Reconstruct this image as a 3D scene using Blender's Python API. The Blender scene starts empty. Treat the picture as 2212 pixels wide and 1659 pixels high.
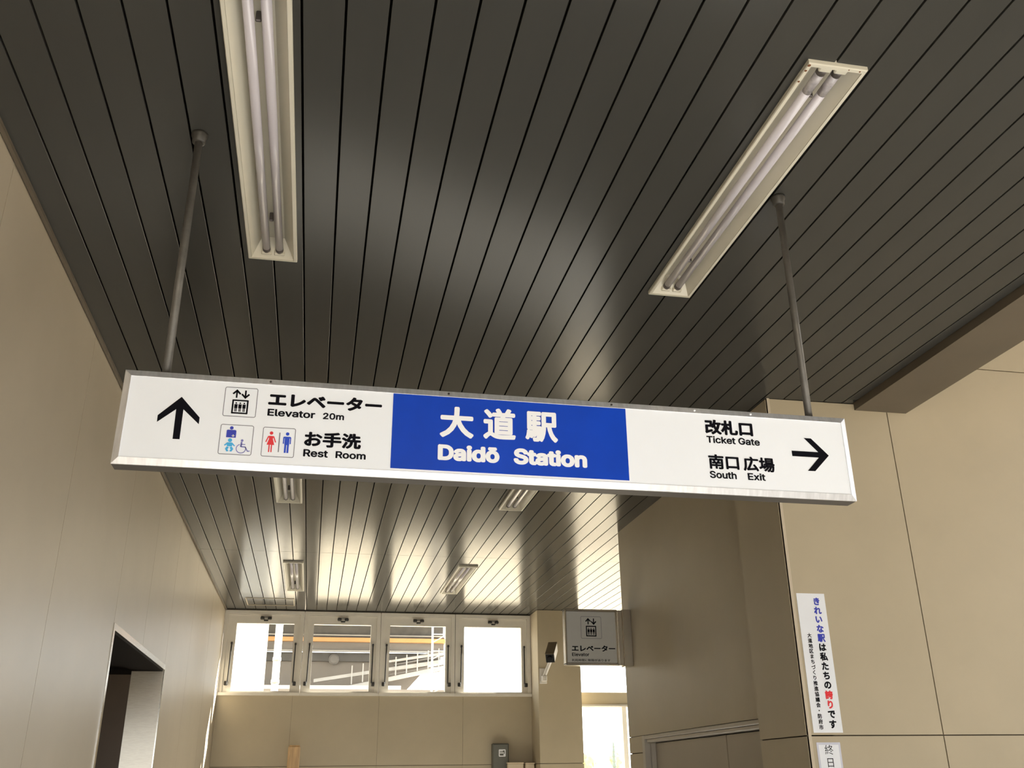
import bpy, bmesh, math, random
from mathutils import Vector, Matrix
from mathutils.geometry import delaunay_2d_cdt

random.seed(7)
scn = bpy.context.scene
COL = scn.collection
EYE = 1.72                      # camera height above the floor

# ------------------------------------------------------------------ camera, sky, sun, exposure
def camera():
    yaw, pitch, roll = -0.20088288, 0.39750352, 0.01270512
    R = Matrix.Rotation(yaw, 3, 'Z') @ Matrix.Rotation(pitch, 3, 'X') @ Matrix.Rotation(roll, 3, 'Y')
    cd = bpy.data.cameras.new('camera')
    cd.sensor_width = 36.0
    cd.lens = 2044.95 / 2212 * 36.0
    cd.clip_start = 0.02
    cd.clip_end = 500
    co = bpy.data.objects.new('camera', cd)
    M = Matrix((R.col[0], R.col[2], -R.col[1])).transposed().to_4x4()
    M.translation = (0, 0, EYE)
    co.matrix_world = M
    COL.objects.link(co)
    scn.camera = co
camera()

SKY_STRENGTH = 6.0
SUN_STRENGTH = 60.0
EXPOSURE = -0.15
w = bpy.data.worlds.new('world')
scn.world = w
w.use_nodes = True
bg = w.node_tree.nodes['Background']
bg.inputs['Color'].default_value = (0.90, 0.95, 1.0, 1)      # bright, hazy, even sky
bg.inputs['Strength'].default_value = SKY_STRENGTH
SUN_DIR = Vector((2.2, 1.0, 1.4)).normalized()
sd = bpy.data.lights.new('sun', 'SUN')
sd.energy = SUN_STRENGTH
sd.color = (1.0, 0.96, 0.90)
sd.angle = math.radians(0.6)
so = bpy.data.objects.new('sun', sd)
so.rotation_euler = SUN_DIR.to_track_quat('Z', 'Y').to_euler()
so.location = SUN_DIR * 30
COL.objects.link(so)

scn.view_settings.view_transform = 'Standard'
scn.view_settings.look = 'None'
scn.view_settings.gamma = 1.0
scn.view_settings.use_curve_mapping = False
scn.view_settings.exposure = EXPOSURE
try:
    scn.cycles.max_bounces = 12
    scn.cycles.diffuse_bounces = 8
    scn.cycles.glossy_bounces = 6
    scn.cycles.transparent_max_bounces = 12
    scn.cycles.use_denoising = True
    scn.cycles.sample_clamp_indirect = 6.0
    scn.cycles.caustics_reflective = True
except Exception:
    pass

# ------------------------------------------------------------------ materials
MATS = {}
def mat(name, col, rough=0.5, metal=0.0, spec=0.5, var=0.0, scale=6.0, bump=0.0, bscale=200.0, stretch=(1, 1, 1), col2=None, aniso=0.0, coat=0.0):
    m = bpy.data.materials.new(name)
    m.use_nodes = True
    nt = m.node_tree
    b = nt.nodes['Principled BSDF']
    b.inputs['Roughness'].default_value = rough
    b.inputs['Metallic'].default_value = metal
    b.inputs['Specular IOR Level'].default_value = spec
    b.inputs['Coat Weight'].default_value = coat
    b.inputs['Anisotropic'].default_value = aniso
    b.inputs['Base Color'].default_value = (*col, 1)
    if var > 0 or bump > 0:
        tc = nt.nodes.new('ShaderNodeTexCoord')
        mp = nt.nodes.new('ShaderNodeMapping')
        mp.inputs['Scale'].default_value = stretch
        nt.links.new(tc.outputs['Object'], mp.inputs['Vector'])
    if var > 0:
        n = nt.nodes.new('ShaderNodeTexNoise')
        n.inputs['Scale'].default_value = scale
        n.inputs['Detail'].default_value = 6
        n.inputs['Roughness'].default_value = 0.6
        nt.links.new(mp.outputs['Vector'], n.inputs['Vector'])
        r = nt.nodes.new('ShaderNodeValToRGB')
        c2 = col2 or tuple(c * (1 - var) for c in col)
        r.color_ramp.elements[0].position = 0.3
        r.color_ramp.elements[0].color = (*c2, 1)
        r.color_ramp.elements[1].position = 0.7
        r.color_ramp.elements[1].color = (*[min(1, c * (1 + var * 0.4)) for c in col], 1)
        nt.links.new(n.outputs['Fac'], r.inputs['Fac'])
        nt.links.new(r.outputs['Color'], b.inputs['Base Color'])
    if bump > 0:
        n2 = nt.nodes.new('ShaderNodeTexNoise')
        n2.inputs['Scale'].default_value = bscale
        n2.inputs['Detail'].default_value = 3
        nt.links.new(mp.outputs['Vector'], n2.inputs['Vector'])
        bp = nt.nodes.new('ShaderNodeBump')
        bp.inputs['Strength'].default_value = bump
        bp.inputs['Distance'].default_value = 0.002
        nt.links.new(n2.outputs['Fac'], bp.inputs['Height'])
        nt.links.new(bp.outputs['Normal'], b.inputs['Normal'])
    MATS[name] = m
    return m

mat('wall_panel', (0.44, 0.374, 0.262), rough=0.42, var=0.07, scale=2.2, bump=0.05, bscale=900)
mat('wall_panel_left', (0.445, 0.378, 0.282), rough=0.36, var=0.07, scale=2.2, bump=0.05, bscale=900)
mat('guard', (0.53, 0.46, 0.35), rough=0.35)
mat('joint', (0.10, 0.08, 0.055), rough=0.8)
mat('plank', (0.049, 0.048, 0.043), rough=0.19, spec=0.21, var=0.10, scale=2.5, stretch=(1, 0.35, 1), bump=0.012, bscale=60)
mat('plank_gap', (0.012, 0.011, 0.010), rough=0.9, spec=0.1)
mat('floor', (0.66, 0.66, 0.65), rough=0.5, var=0.12, scale=3)
mat('floor_dark', (0.42, 0.40, 0.365), rough=0.5, var=0.12, scale=3)  # unseen inner floor, toned darker to dim the ceiling above it
mat('ground', (0.42, 0.345, 0.235), rough=0.9, var=0.15, scale=1.5)
mat('stainless', (0.40, 0.37, 0.33), rough=0.30, metal=1.0, var=0.10, scale=30, stretch=(1, 1, 8), aniso=0.4)
mat('stainless_soft', (0.58, 0.55, 0.50), rough=0.20, metal=1.0, var=0.05, scale=20)
mat('collar_paint', (0.04, 0.036, 0.03), rough=0.5)
mat('case_dark', (0.085, 0.075, 0.065), rough=0.5)  # dark tone for the sides and underside of the sign case
mat('sign_frame', (0.84, 0.84, 0.86), rough=0.34, metal=0.72, var=0.16, scale=14, stretch=(6, 1, 1))
mat('galv_pipe', (0.14, 0.13, 0.115), rough=0.5, metal=0.4, var=0.25, scale=25)
mat('sign_white', (0.87, 0.90, 0.95), rough=0.28, var=0.02, scale=5)
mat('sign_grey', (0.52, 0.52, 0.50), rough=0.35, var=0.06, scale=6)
mat('sign_blue', (0.006, 0.055, 0.48), rough=0.3, spec=0.25, var=0.12, scale=7)
mat('ink_white', (0.88, 0.89, 0.92), rough=0.35)
mat('ink_black', (0.004, 0.004, 0.007), rough=0.6, spec=0.08)
mat('ink_grey', (0.20, 0.20, 0.23), rough=0.45)
mat('ink_red', (0.72, 0.03, 0.04), rough=0.4)
mat('ink_blue', (0.02, 0.07, 0.55), rough=0.4)
mat('ink_navy', (0.035, 0.05, 0.42), rough=0.4)
mat('ink_sky', (0.06, 0.42, 0.78), rough=0.4)
mat('ink_violet', (0.20, 0.20, 0.52), rough=0.4)
mat('paper', (0.78, 0.80, 0.84), rough=0.4, var=0.03, scale=8)
mat('laminate', (0.62, 0.63, 0.72), rough=0.12, var=0.08, scale=12)
mat('lamp_white', (0.62, 0.585, 0.48), rough=0.35, var=0.07, scale=9, stretch=(1, 0.3, 1))
mat('tube_glass', (0.50, 0.47, 0.50), rough=0.18, var=0.03, scale=4)
mat('tube_burnt', (0.42, 0.39, 0.40), rough=0.25, var=0.45, scale=40)
mat('tube_cap', (0.10, 0.085, 0.08), rough=0.45, metal=0.4)
mat('dirt', (0.06, 0.045, 0.03), rough=0.9)
mat('rust', (0.16, 0.06, 0.02), rough=0.9)
mat('alu_window', (0.74, 0.70, 0.62), rough=0.38, metal=0.0, var=0.05, scale=10)
mat('alu_window_dark', (0.42, 0.39, 0.34), rough=0.4)
mat('black_metal', (0.02, 0.017, 0.013), rough=0.45)
mat('lens_black', (0.008, 0.008, 0.008), rough=0.6, spec=0.15)
mat('door_paint', (0.36, 0.315, 0.25), rough=0.36, var=0.05, scale=4)
mat('door_frame', (0.45, 0.415, 0.36), rough=0.33, var=0.05, scale=8)
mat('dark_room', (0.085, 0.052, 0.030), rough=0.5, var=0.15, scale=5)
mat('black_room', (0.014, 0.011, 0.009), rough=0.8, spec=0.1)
mat('beam_paint', (0.115, 0.092, 0.064), rough=0.45, var=0.12, scale=3)
mat('concrete_white', (0.80, 0.77, 0.70), rough=0.8, var=0.06, scale=3)
mat('pipe_pvc', (0.50, 0.48, 0.45), rough=0.4)
mat('soffit_grey', (0.20, 0.186, 0.170), rough=0.8, var=0.2, scale=2, stretch=(0.3, 1, 3))
mat('dark_grey', (0.11, 0.104, 0.098), rough=0.8, var=0.25, scale=5)
mat('wall_grey', (0.24, 0.212, 0.182), rough=0.8, var=0.12, scale=2)
mat('orange_paint', (0.70, 0.36, 0.14), rough=0.5, var=0.08, scale=3)
mat('white_steel', (0.46, 0.445, 0.42), rough=0.5, var=0.05, scale=4)
mat('wood', (0.55, 0.37, 0.20), rough=0.6, var=0.35, scale=12, stretch=(3, 3, 0.4))
mat('grey_box', (0.125, 0.127, 0.110), rough=0.45, var=0.08, scale=9)
mat('cream_plastic', (0.62, 0.52, 0.38), rough=0.45, var=0.05, scale=8)
mat('cam_body', (0.60, 0.57, 0.52), rough=0.4, var=0.04, scale=8)
mat('cam_brown', (0.20, 0.155, 0.10), rough=0.4)
mat('pole_blue', (0.42, 0.55, 0.85), rough=0.5, var=0.05, scale=3)
mat('red_wall', (0.62, 0.28, 0.22), rough=0.8, var=0.1, scale=2)
mat('leaf_yellow', (0.62, 0.66, 0.22), rough=0.7, var=0.3, scale=3)
mat('leaf_dark', (0.16, 0.19, 0.16), rough=0.8, var=0.2, scale=3)
mat('trunk', (0.2, 0.14, 0.09), rough=0.9)
mat('roof_outer', (0.35, 0.33, 0.30), rough=0.8)

def glass_mat():
    m = bpy.data.materials.new('window_glass')
    m.use_nodes = True
    nt = m.node_tree
    nt.nodes.clear()
    out = nt.nodes.new('ShaderNodeOutputMaterial')
    mix = nt.nodes.new('ShaderNodeMixShader')
    fr = nt.nodes.new('ShaderNodeFresnel')
    fr.inputs['IOR'].default_value = 1.45
    tr = nt.nodes.new('ShaderNodeBsdfTransparent')
    tr.inputs['Color'].default_value = (0.94, 0.95, 0.94, 1)
    gl = nt.nodes.new('ShaderNodeBsdfGlossy')
    gl.inputs['Roughness'].default_value = 0.03
    ge = nt.nodes.new('ShaderNodeNewGeometry')          # the rear face of a thin pane adds no second, totally reflecting surface
    sub = nt.nodes.new('ShaderNodeMath')
    sub.operation = 'SUBTRACT'
    sub.inputs[0].default_value = 1.0
    mul = nt.nodes.new('ShaderNodeMath')
    mul.operation = 'MULTIPLY'
    nt.links.new(ge.outputs['Backfacing'], sub.inputs[1])
    nt.links.new(fr.outputs[0], mul.inputs[0])
    nt.links.new(sub.outputs[0], mul.inputs[1])
    nt.links.new(mul.outputs[0], mix.inputs[0])
    nt.links.new(tr.outputs[0], mix.inputs[1])
    nt.links.new(gl.outputs[0], mix.inputs[2])
    nt.links.new(mix.outputs[0], out.inputs['Surface'])
    MATS['window_glass'] = m
glass_mat()

# ------------------------------------------------------------------ mesh helpers
class MB:
    """collects shapes and links them as one mesh object"""
    def __init__(self):
        self.v = []
        self.f = []
    def add(self, vs, fs, M=None):
        o = len(self.v)
        for p in vs:
            p = Vector(p)
            self.v.append(M @ p if M is not None else p)
        self.f += [tuple(i + o for i in f) for f in fs]
        return self
    def box(self, x0, x1, y0, y1, z0, z1, M=None):
        vs = [(x0, y0, z0), (x1, y0, z0), (x1, y1, z0), (x0, y1, z0), (x0, y0, z1), (x1, y0, z1), (x1, y1, z1), (x0, y1, z1)]
        fs = [(0, 3, 2, 1), (4, 5, 6, 7), (0, 1, 5, 4), (1, 2, 6, 5), (2, 3, 7, 6), (3, 0, 4, 7)]
        return self.add(vs, fs, M)
    def bbox(self, x0, x1, y0, y1, z0, z1, b=0.002, M=None):
        """box with chamfered edges"""
        bm = bmesh.new()
        bmesh.ops.create_cube(bm, size=1)
        for v in bm.verts:
            v.co = Vector(((x0 + x1) / 2 + v.co.x * (x1 - x0), (y0 + y1) / 2 + v.co.y * (y1 - y0), (z0 + z1) / 2 + v.co.z * (z1 - z0)))
        bmesh.ops.bevel(bm, geom=bm.edges[:], offset=b, segments=1, affect='EDGES')
        bm.verts.index_update()
        self.add([v.co.copy() for v in bm.verts], [tuple(v.index for v in f.verts) for f in bm.faces], M)
        bm.free()
        return self
    def ring(self, x0, x1, z0, z1, l, r, b, t, y0, y1, M=None):
        """a rectangular frame in the x-z plane: outer x0..x1, z0..z1 (metres above eye), member widths l r b t, depth y0..y1"""
        O = [(x0, z0), (x1, z0), (x1, z1), (x0, z1)]
        I = [(x0 + l, z0 + b), (x1 - r, z0 + b), (x1 - r, z1 - t), (x0 + l, z1 - t)]
        vs = [(x, y, z + EYE) for y in (y0, y1) for x, z in O + I]
        fs = []
        for i in range(4):
            j = (i + 1) % 4
            fs += [(i, j, 4 + j, 4 + i), (8 + i, 12 + i, 12 + j, 8 + j), (i, 8 + i, 8 + j, j), (4 + i, 4 + j, 12 + j, 12 + i)]
        return self.add(vs, fs, M)
    def tube(self, p0, p1, r, n=16, r1=None, cap=True):
        p0, p1 = Vector(p0), Vector(p1)
        r1 = r if r1 is None else r1
        q = (p1 - p0).to_track_quat('Z', 'Y')
        a = [p0 + q @ Vector((r * math.cos(2 * math.pi * i / n), r * math.sin(2 * math.pi * i / n), 0)) for i in range(n)]
        b = [p1 + q @ Vector((r1 * math.cos(2 * math.pi * i / n), r1 * math.sin(2 * math.pi * i / n), 0)) for i in range(n)]
        fs = [(i, (i + 1) % n, n + (i + 1) % n, n + i) for i in range(n)]
        if cap:
            fs += [tuple(range(n - 1, -1, -1)), tuple(range(n, 2 * n))]
        return self.add(a + b, fs)
    def lathe(self, prof, n=20, M=None):
        vs, fs = [], []
        for r, z in prof:
            for i in range(n):
                vs.append((r * math.cos(2 * math.pi * i / n), r * math.sin(2 * math.pi * i / n), z))
        for k in range(len(prof) - 1):
            for i in range(n):
                j = (i + 1) % n
                fs.append((k * n + i, k * n + j, (k + 1) * n + j, (k + 1) * n + i))
        fs.append(tuple(range(n - 1, -1, -1)))
        fs.append(tuple(range((len(prof) - 1) * n, len(prof) * n)))
        return self.add(vs, fs, M)
    def prism(self, poly, d, M=None):
        """2D polygon in local x,y extruded 0..d along local z"""
        n = len(poly)
        vs = [(x, y, 0) for x, y in poly] + [(x, y, d) for x, y in poly]
        fs = [tuple(range(n - 1, -1, -1)), tuple(range(n, 2 * n))] + [(i, (i + 1) % n, n + (i + 1) % n, n + i) for i in range(n)]
        return self.add(vs, fs, M)
    def obj(self, name, m, parent=None, smooth=False, **props):
        me = bpy.data.meshes.new(name)
        me.from_pydata([tuple(v) for v in self.v], [], self.f)
        bm = bmesh.new()
        bm.from_mesh(me)
        bmesh.ops.recalc_face_normals(bm, faces=bm.faces[:])
        bm.to_mesh(me)
        bm.free()
        me.materials.append(MATS[m])
        if smooth:
            for p in me.polygons:
                p.use_smooth = len(p.vertices) == 4
        return link(me, name, parent, **props)

def link(me, name, parent=None, **props):
    o = bpy.data.objects.new(name, me)
    COL.objects.link(o)
    if parent is not None:
        o.parent = parent
        o.matrix_parent_inverse = parent.matrix_world.inverted() if False else Matrix.Identity(4)
    for k, v in props.items():
        o[k] = v
    return o

def empty(name, loc=(0, 0, 0), **props):
    o = bpy.data.objects.new(name, None)
    COL.objects.link(o)
    o.location = loc
    o.empty_display_size = 0.1
    for k, v in props.items():
        o[k] = v
    return o

def local(root):
    """matrix taking world metres into the root's local frame (roots are only moved, never turned)"""
    return Matrix.Translation(-Vector(root.location))

def box(name, m, parent, x0, x1, y0, y1, z0, z1, b=0.0, **props):
    """a box given in world metres with z counted from eye height, as a child of parent"""
    M = local(parent) if parent is not None else None
    k = MB()
    if b:
        k.bbox(x0, x1, y0, y1, z0 + EYE, z1 + EYE, b, M)
    else:
        k.box(x0, x1, y0, y1, z0 + EYE, z1 + EYE, M)
    return k.obj(name, m, parent, **props)

def copy_tree(o, parent=None, loc=None, **props):
    c = o.copy()
    COL.objects.link(c)
    if parent is not None:
        c.parent = parent
    if loc is not None:
        c.location = loc
    for k, v in props.items():
        c[k] = v
    for ch in [x for x in o.children]:
        copy_tree(ch, c)
    return c

# ------------------------------------------------------------------ lettering
FONT = bpy.data.fonts.load('<builtin>')
def own_face(name):
    try:
        return bpy.data.fonts.load(bpy.utils.system_resource('DATAFILES', path='fonts') + '/' + name)   # Blender's own faces
    except Exception:
        return FONT
LATIN = own_face('Inter.woff2')
CJK = FONT
def text_mesh(s, bold=0.0, spacing=1.0):
    """flat outline letters, filled with a constrained triangulation so that counters stay open"""
    cu = bpy.data.curves.new('lettering', 'FONT')
    cu.body = s
    cu.font = LATIN if all(ord(c) < 0x2000 for c in s) else CJK
    cu.size = 1.0
    cu.resolution_u = 4
    cu.space_character = spacing
    cu.fill_mode = 'NONE'
    ob = bpy.data.objects.new('lettering', cu)
    COL.objects.link(ob)
    dg = bpy.context.evaluated_depsgraph_get()
    me = bpy.data.meshes.new_from_object(ob.evaluated_get(dg))
    pts = [Vector((v.co.x, v.co.y)) for v in me.vertices]
    eds = [tuple(e.vertices) for e in me.edges]
    v2, _, f2, _, _, _ = delaunay_2d_cdt(pts, eds, [], 0, 1e-6)
    vs = [Vector((p[0], p[1], 0)) for p in v2]
    fs = []
    for f in f2:
        p, q, r = (v2[i] for i in f[:3])
        if abs((q[0] - p[0]) * (r[1] - p[1]) - (q[1] - p[1]) * (r[0] - p[0])) < 1e-8:
            continue
        gx, gy = (p[0] + q[0] + r[0]) / 3, (p[1] + q[1] + r[1]) / 3
        odd = False
        for i, j in eds:                     # even-odd test against the outline
            a, b = pts[i], pts[j]
            if (a.y > gy) != (b.y > gy) and gx < a.x + (gy - a.y) * (b.x - a.x) / (b.y - a.y):
                odd = not odd
        if odd:
            fs.append(tuple(f))
    if bold > 0:                 # thicker strokes: the same outline laid down again around itself
        base_v, base_f, n = list(vs), list(fs), len(vs)
        for i in range(10):
            a = 2 * math.pi * i / 10
            o = len(vs)
            vs += [v + Vector((bold * math.cos(a), bold * math.sin(a), 0.012 * (i + 1))) for v in base_v]
            fs += [tuple(q + o for q in f) for f in base_f]
    bpy.data.objects.remove(ob)
    bpy.data.curves.remove(cu)
    bpy.data.meshes.remove(me)
    return vs, fs

def fit_text(mb, s, u0, u1, v0, v1, M, bold=0.0, spacing=1.0, lift=0.0008, keep=False):
    """lay a string out inside the rectangle u0..u1, v0..v1 of the plane M (local x = u, local y = v, local z = out)"""
    vs, fs = text_mesh(s, bold, spacing)
    xs = [v.x for v in vs]
    ys = [v.y for v in vs]
    x0, x1, y0, y1 = min(xs), max(xs), min(ys), max(ys)
    sx = (u1 - u0) / (x1 - x0)
    sy = (v1 - v0) / max(y1 - y0, 1e-6)
    if keep:
        sx = sy = min(sx, sy)
    cu, cv = (u0 + u1) / 2, (v0 + v1) / 2
    cx, cy = (x0 + x1) / 2, (y0 + y1) / 2
    mb.add([((v.x - cx) * sx + cu, (v.y - cy) * sy + cv, lift + v.z * 0.002) for v in vs], fs, M)

def disc(mb, u, v, r, M, lift=0.0008, n=18):
    mb.add([(u + r * math.cos(2 * math.pi * i / n), v + r * math.sin(2 * math.pi * i / n), lift) for i in range(n)], [tuple(range(n))], M)
def poly(mb, pts, M, lift=0.0008):
    mb.add([(x, y, lift) for x, y in pts], [tuple(range(len(pts)))], M)
def rect(mb, u0, u1, v0, v1, M, lift=0.0008):
    poly(mb, [(u0, v0), (u1, v0), (u1, v1), (u0, v1)], M, lift)
def bar(mb, a, b, wd, M, lift=0.0008):
    a, b = Vector(a), Vector(b)
    d = (b - a).normalized()
    n = Vector((-d.y, d.x)) * wd / 2
    poly(mb, [tuple(a + n), tuple(a - n), tuple(b - n), tuple(b + n)], M, lift)
def rring(mb, u0, u1, v0, v1, r, t, M, lift=0.0008, n=6):
    """rounded rectangular outline"""
    def pts(u0, u1, v0, v1, r):
        o = []
        for cx, cy, a0 in ((u1 - r, v1 - r, 0), (u0 + r, v1 - r, 90), (u0 + r, v0 + r, 180), (u1 - r, v0 + r, 270)):
            for i in range(n + 1):
                a = math.radians(a0 + 90 * i / n)
                o.append((cx + r * math.cos(a), cy + r * math.sin(a)))
        return o
    A = pts(u0, u1, v0, v1, r)
    B = pts(u0 + t, u1 - t, v0 + t, v1 - t, max(r - t, 0.0005))
    k = len(A)
    mb.add([(x, y, lift) for x, y in A + B], [(i, (i + 1) % k, k + (i + 1) % k, k + i) for i in range(k)], M)

# ------------------------------------------------------------------ the setting: floor, ground
BACK = -4.5                     # where the hall opens behind the viewer
CEIL = 1.640                    # ceiling above eye
XL, XR, XS = -0.930, 2.066, 1.984
YW, YSTEP, YE, YF = 3.797, 4.243, 6.405, 10.07
XB0, XB1 = 2.432, 2.701         # edge beam
G = -EYE
fl = MB()
fl.box(XL - 0.3, 7.2, BACK - 0.2, 1.6, -0.15, 0.0)
fl.obj('floor', 'floor', kind='structure')
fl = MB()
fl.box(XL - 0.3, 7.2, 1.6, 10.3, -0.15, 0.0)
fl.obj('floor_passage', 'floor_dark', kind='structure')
gd = MB()
gd.box(-120, 120, -60, 200, -0.4, -0.06)
gd.obj('ground', 'ground', kind='structure')

# ------------------------------------------------------------------ ceiling and its planks
PITCH, X0K = 0.06103727665 * 1.64, -0.4450663894 * 1.64
def xk(k): return X0K + k * PITCH
ceiling = MB()
ceiling.box(XL - 0.3, XB0 + 0.02, BACK, YW + 0.1, CEIL + 0.075 + EYE, CEIL + 0.6 + EYE)
ceiling.box(XL - 0.3, XS + 0.3, YW + 0.1, 10.4, CEIL + 0.075 + EYE, CEIL + 0.6 + EYE)
ceiling.box(XS + 0.3, 4.7, 6.38, 10.4, CEIL + 0.075 + EYE, CEIL + 0.6 + EYE)
ceiling = ceiling.obj('ceiling', 'plank_gap', kind='structure')

LIGHTS = {0: ((-0.230, 1.655, 2.878), (-0.230, 4.70, 5.925), (-0.230, 7.69, 8.935)),
          1: ((1.178, 1.665, 2.890), (1.178, 4.67, 5.885), (1.178, 7.655, 8.905))}
LW = 0.080                      # half width of a light
def plank_profile(mb, xa, xb, ya, yb):
    """a shallow tray with chamfered edges"""
    g, h, c = 0.0030, 0.014, 0.0006
    xa += g
    xb -= g
    z = CEIL + EYE
    prof = [(xa, z + h), (xa, z + c), (xa + c, z), (xb - c, z), (xb, z + c), (xb, z + h)]
    vs = [(x, ya, zz) for x, zz in prof] + [(x, yb, zz) for x, zz in prof]
    n = len(prof)
    fs = [(i, i + 1, n + i + 1, n + i) for i in range(n - 1)] + [tuple(range(n)), tuple(range(2 * n - 1, n - 1, -1))]
    mb.add(vs, fs)
JOINT_Y = 7.362
for k in range(-2, 54):
    a, b = xk(k), xk(k + 1)
    if a > 4.65:
        break
    segs = []
    if b <= XS + 0.09 or a < XR - 0.02:
        segs = [(BACK, JOINT_Y - 0.002), (JOINT_Y + 0.002, YF + 0.02)]
    else:
        if a < XB0 - 0.02:
            segs.append((BACK, YW - 0.003))
        segs += [(YE + 0.003, JOINT_Y - 0.002), (JOINT_Y + 0.002, YF + 0.02)]
    row = 0 if k in (4, 5) else 1 if k in (18, 19) else None
    for s0, s1 in segs:
        mb = MB()
        if row is None:
            plank_profile(mb, a, min(b, XB0 - 0.004) if s1 < YW else b, s0, s1)
        else:
            y = s0
            for cx, l0, l1 in LIGHTS[row]:
                if l1 < s0 or l0 > s1:
                    continue
                pieces = [(a, b, y, l0 + 0.006)] if l0 > y else []
                pieces.append((a, cx - LW + 0.004, l0 + 0.006, l1 - 0.006) if a < cx - LW < b else (cx + LW - 0.004, b, l0 + 0.006, l1 - 0.006))
                for q in pieces:
                    pm = MB()
                    plank_profile(pm, *q)
                    pm.obj('plank', 'plank', ceiling)
                y = l1 - 0.006
            plank_profile(mb, a, b, y, s1)
        mb.obj('plank', 'plank', ceiling)
# access hatch outline in the far planks
hb = MB()
hb.ring(-0.70, -0.245, 9.39 - EYE, 9.788 - EYE, 0.008, 0.008, 0.008, 0.008, -0.004, 0.003, Matrix.Translation((0, 0, CEIL + EYE)) @ Matrix(((1, 0, 0, 0), (0, 0, 1, 0), (0, 1, 0, 0), (0, 0, 0, 1))))
hb.obj('hatch_frame', 'wall_panel', ceiling)
# edge angle where planks meet the left wall
t = MB()
t.box(XL + 0.004, XL + 0.016, BACK, YF, CEIL - 0.012 + EYE, CEIL + 0.002 + EYE)
t.obj('trim_1', 'beam_paint', kind='structure')
# edge beam on the open side and the added roof beyond it
t = MB()
t.box(XB0, XB1, BACK, YW - 0.002, 1.607 + EYE, 3.6 + EYE)
t.obj('trim_2', 'beam_paint', kind='structure')
t = MB()
t.box(XB1, 7.0, BACK, 6.3, 3.3 + EYE, 3.6 + EYE)
t.obj('roof', 'roof_outer', kind='structure')  # unseen roof added to keep direct sun off the visible walls
t = MB()
t.box(7.0, 7.2, 3.2, 6.3, 0.0, 3.6 + EYE)
t.box(7.0, 7.2, BACK, 0.9, 0.0, 3.6 + EYE)
t.box(7.0, 7.2, 0.9, 3.2, 0.0, 1.3)
t.box(7.0, 7.2, 0.9, 3.2, 4.95, 3.6 + EYE)
t.box(XB0, 7.2, BACK - 0.2, BACK, 0.0, 3.6 + EYE)
t.box(XL - 0.3, XB0, BACK - 0.2, BACK, 3.2, 3.6 + EYE)
t.obj('wall_light_baffle', 'wall_panel', kind='structure')  # added unseen walls; their openings shape the incoming sun and sky light

# ------------------------------------------------------------------ walls
def wall(name, boxes, m='joint'):
    mb = MB()
    for (x0, x1, y0, y1, z0, z1) in boxes:
        mb.box(x0, x1, y0, y1, z0 + EYE, z1 + EYE)
    return mb.obj(name, m, kind='structure')
J = 0.0025                      # half a panel joint
P = 0.010                       # panel thickness

# left wall: full-height panels, with a stainless-lined opening
DY0, DY1, DZ = 4.745, 6.468, 0.700
wl = wall('wall_left', [(XL - 0.19, XL - P, BACK, DY0, G, 2.2), (XL - 0.19, XL - P, DY1, YF + 0.2, G, 2.2), (XL - 0.19, XL - P, DY0, DY1, DZ, 2.2)])
ys = [BACK, -3.6, -2.1, -0.96, 0.18, 1.32, 2.461, 3.606, DY0, 5.585, DY1, 7.575, 8.815, YF]
for a, b in zip(ys[:-1], ys[1:]):
    z0 = DZ if DY0 - 0.01 <= a < DY1 - 0.01 else G
    box('panel', 'wall_panel_left', wl, XL - P, XL, a + J * 0.7, b - J * 0.7, z0 + (J if z0 > 0 else 0), CEIL)

# right: the block that faces the hall, with its narrow return
wr = wall('wall_right', [(XS + P, 7.0, YW + P, YW + 0.12, G, 3.3), (XS + P, XS + 0.12, YW + P, YSTEP, G, CEIL + 0.05)])
xs = [XS + 0.0, 2.601, 3.815, 5.03, 6.24, 7.0]
zs = [G, 0.158, 1.874, 3.3]
for i in range(len(xs) - 1):
    for z0, z1 in zip(zs[:-1], zs[1:]):
        if i == 0 and z0 > 1.8:
            continue
        top = CEIL if (i == 0 and z1 > 1.8) else z1
        box('panel', 'wall_panel', wr, xs[i] + (0.0025 if i == 0 else J), xs[i + 1] - J, YW, YW + P, z0 + J, top - J)
for z0, z1 in ((G, 0.158), (0.158, CEIL)):
    box('panel', 'wall_panel', wr, XS, XS + P, YW + 0.012, YSTEP, z0 + J, z1 - J)
# corner guard
cg = MB()
cg.box(XS + 0.0025, XS + 0.016, YW - 0.0015, YW, G + EYE, CEIL + EYE)
cg.box(XS + 0.0025, XS + 0.006, YW - 0.001, YW + 0.009, G + EYE, CEIL + EYE)
cg.obj('trim_3', 'guard', kind='structure')

# right, further in: the recessed wall that holds the double door
RY0, RY1, RZ = 4.10, 6.130, 0.258
GY = 8.85                       # the added side glazing of the exit, out of view, starts here
wi = wall('wall_inner', [(XR + P, XR + 0.2, YSTEP - 0.2, YE - P, RZ, CEIL + 0.05), (XR + P, XR + 0.2, RY1, YE - P, G, RZ),
                         (XR + P, 4.7, YE - 0.12, YE - P, G, CEIL + 0.05), (4.6, 4.72, YE - 0.12, GY, G, CEIL + 0.05)])
box('panel', 'wall_panel', wi, XR, XR + P, YSTEP - 0.1, YE, RZ + J, CEIL)
box('panel', 'wall_panel', wi, XR, XR + P, RY1 + J, YE, 0.158 + J, RZ)
box('panel', 'wall_panel', wi, XR, XR + P, RY1 + J, YE, G, 0.158 - J)
for a, b in ((XR + P, 3.2), (3.2, 4.6)):
    box('panel', 'wall_panel', wi, a + J, b - J, YE - P, YE, G, CEIL)
box('panel', 'wall_panel', wi, 4.59, 4.6, YE, GY, G, CEIL)

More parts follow.
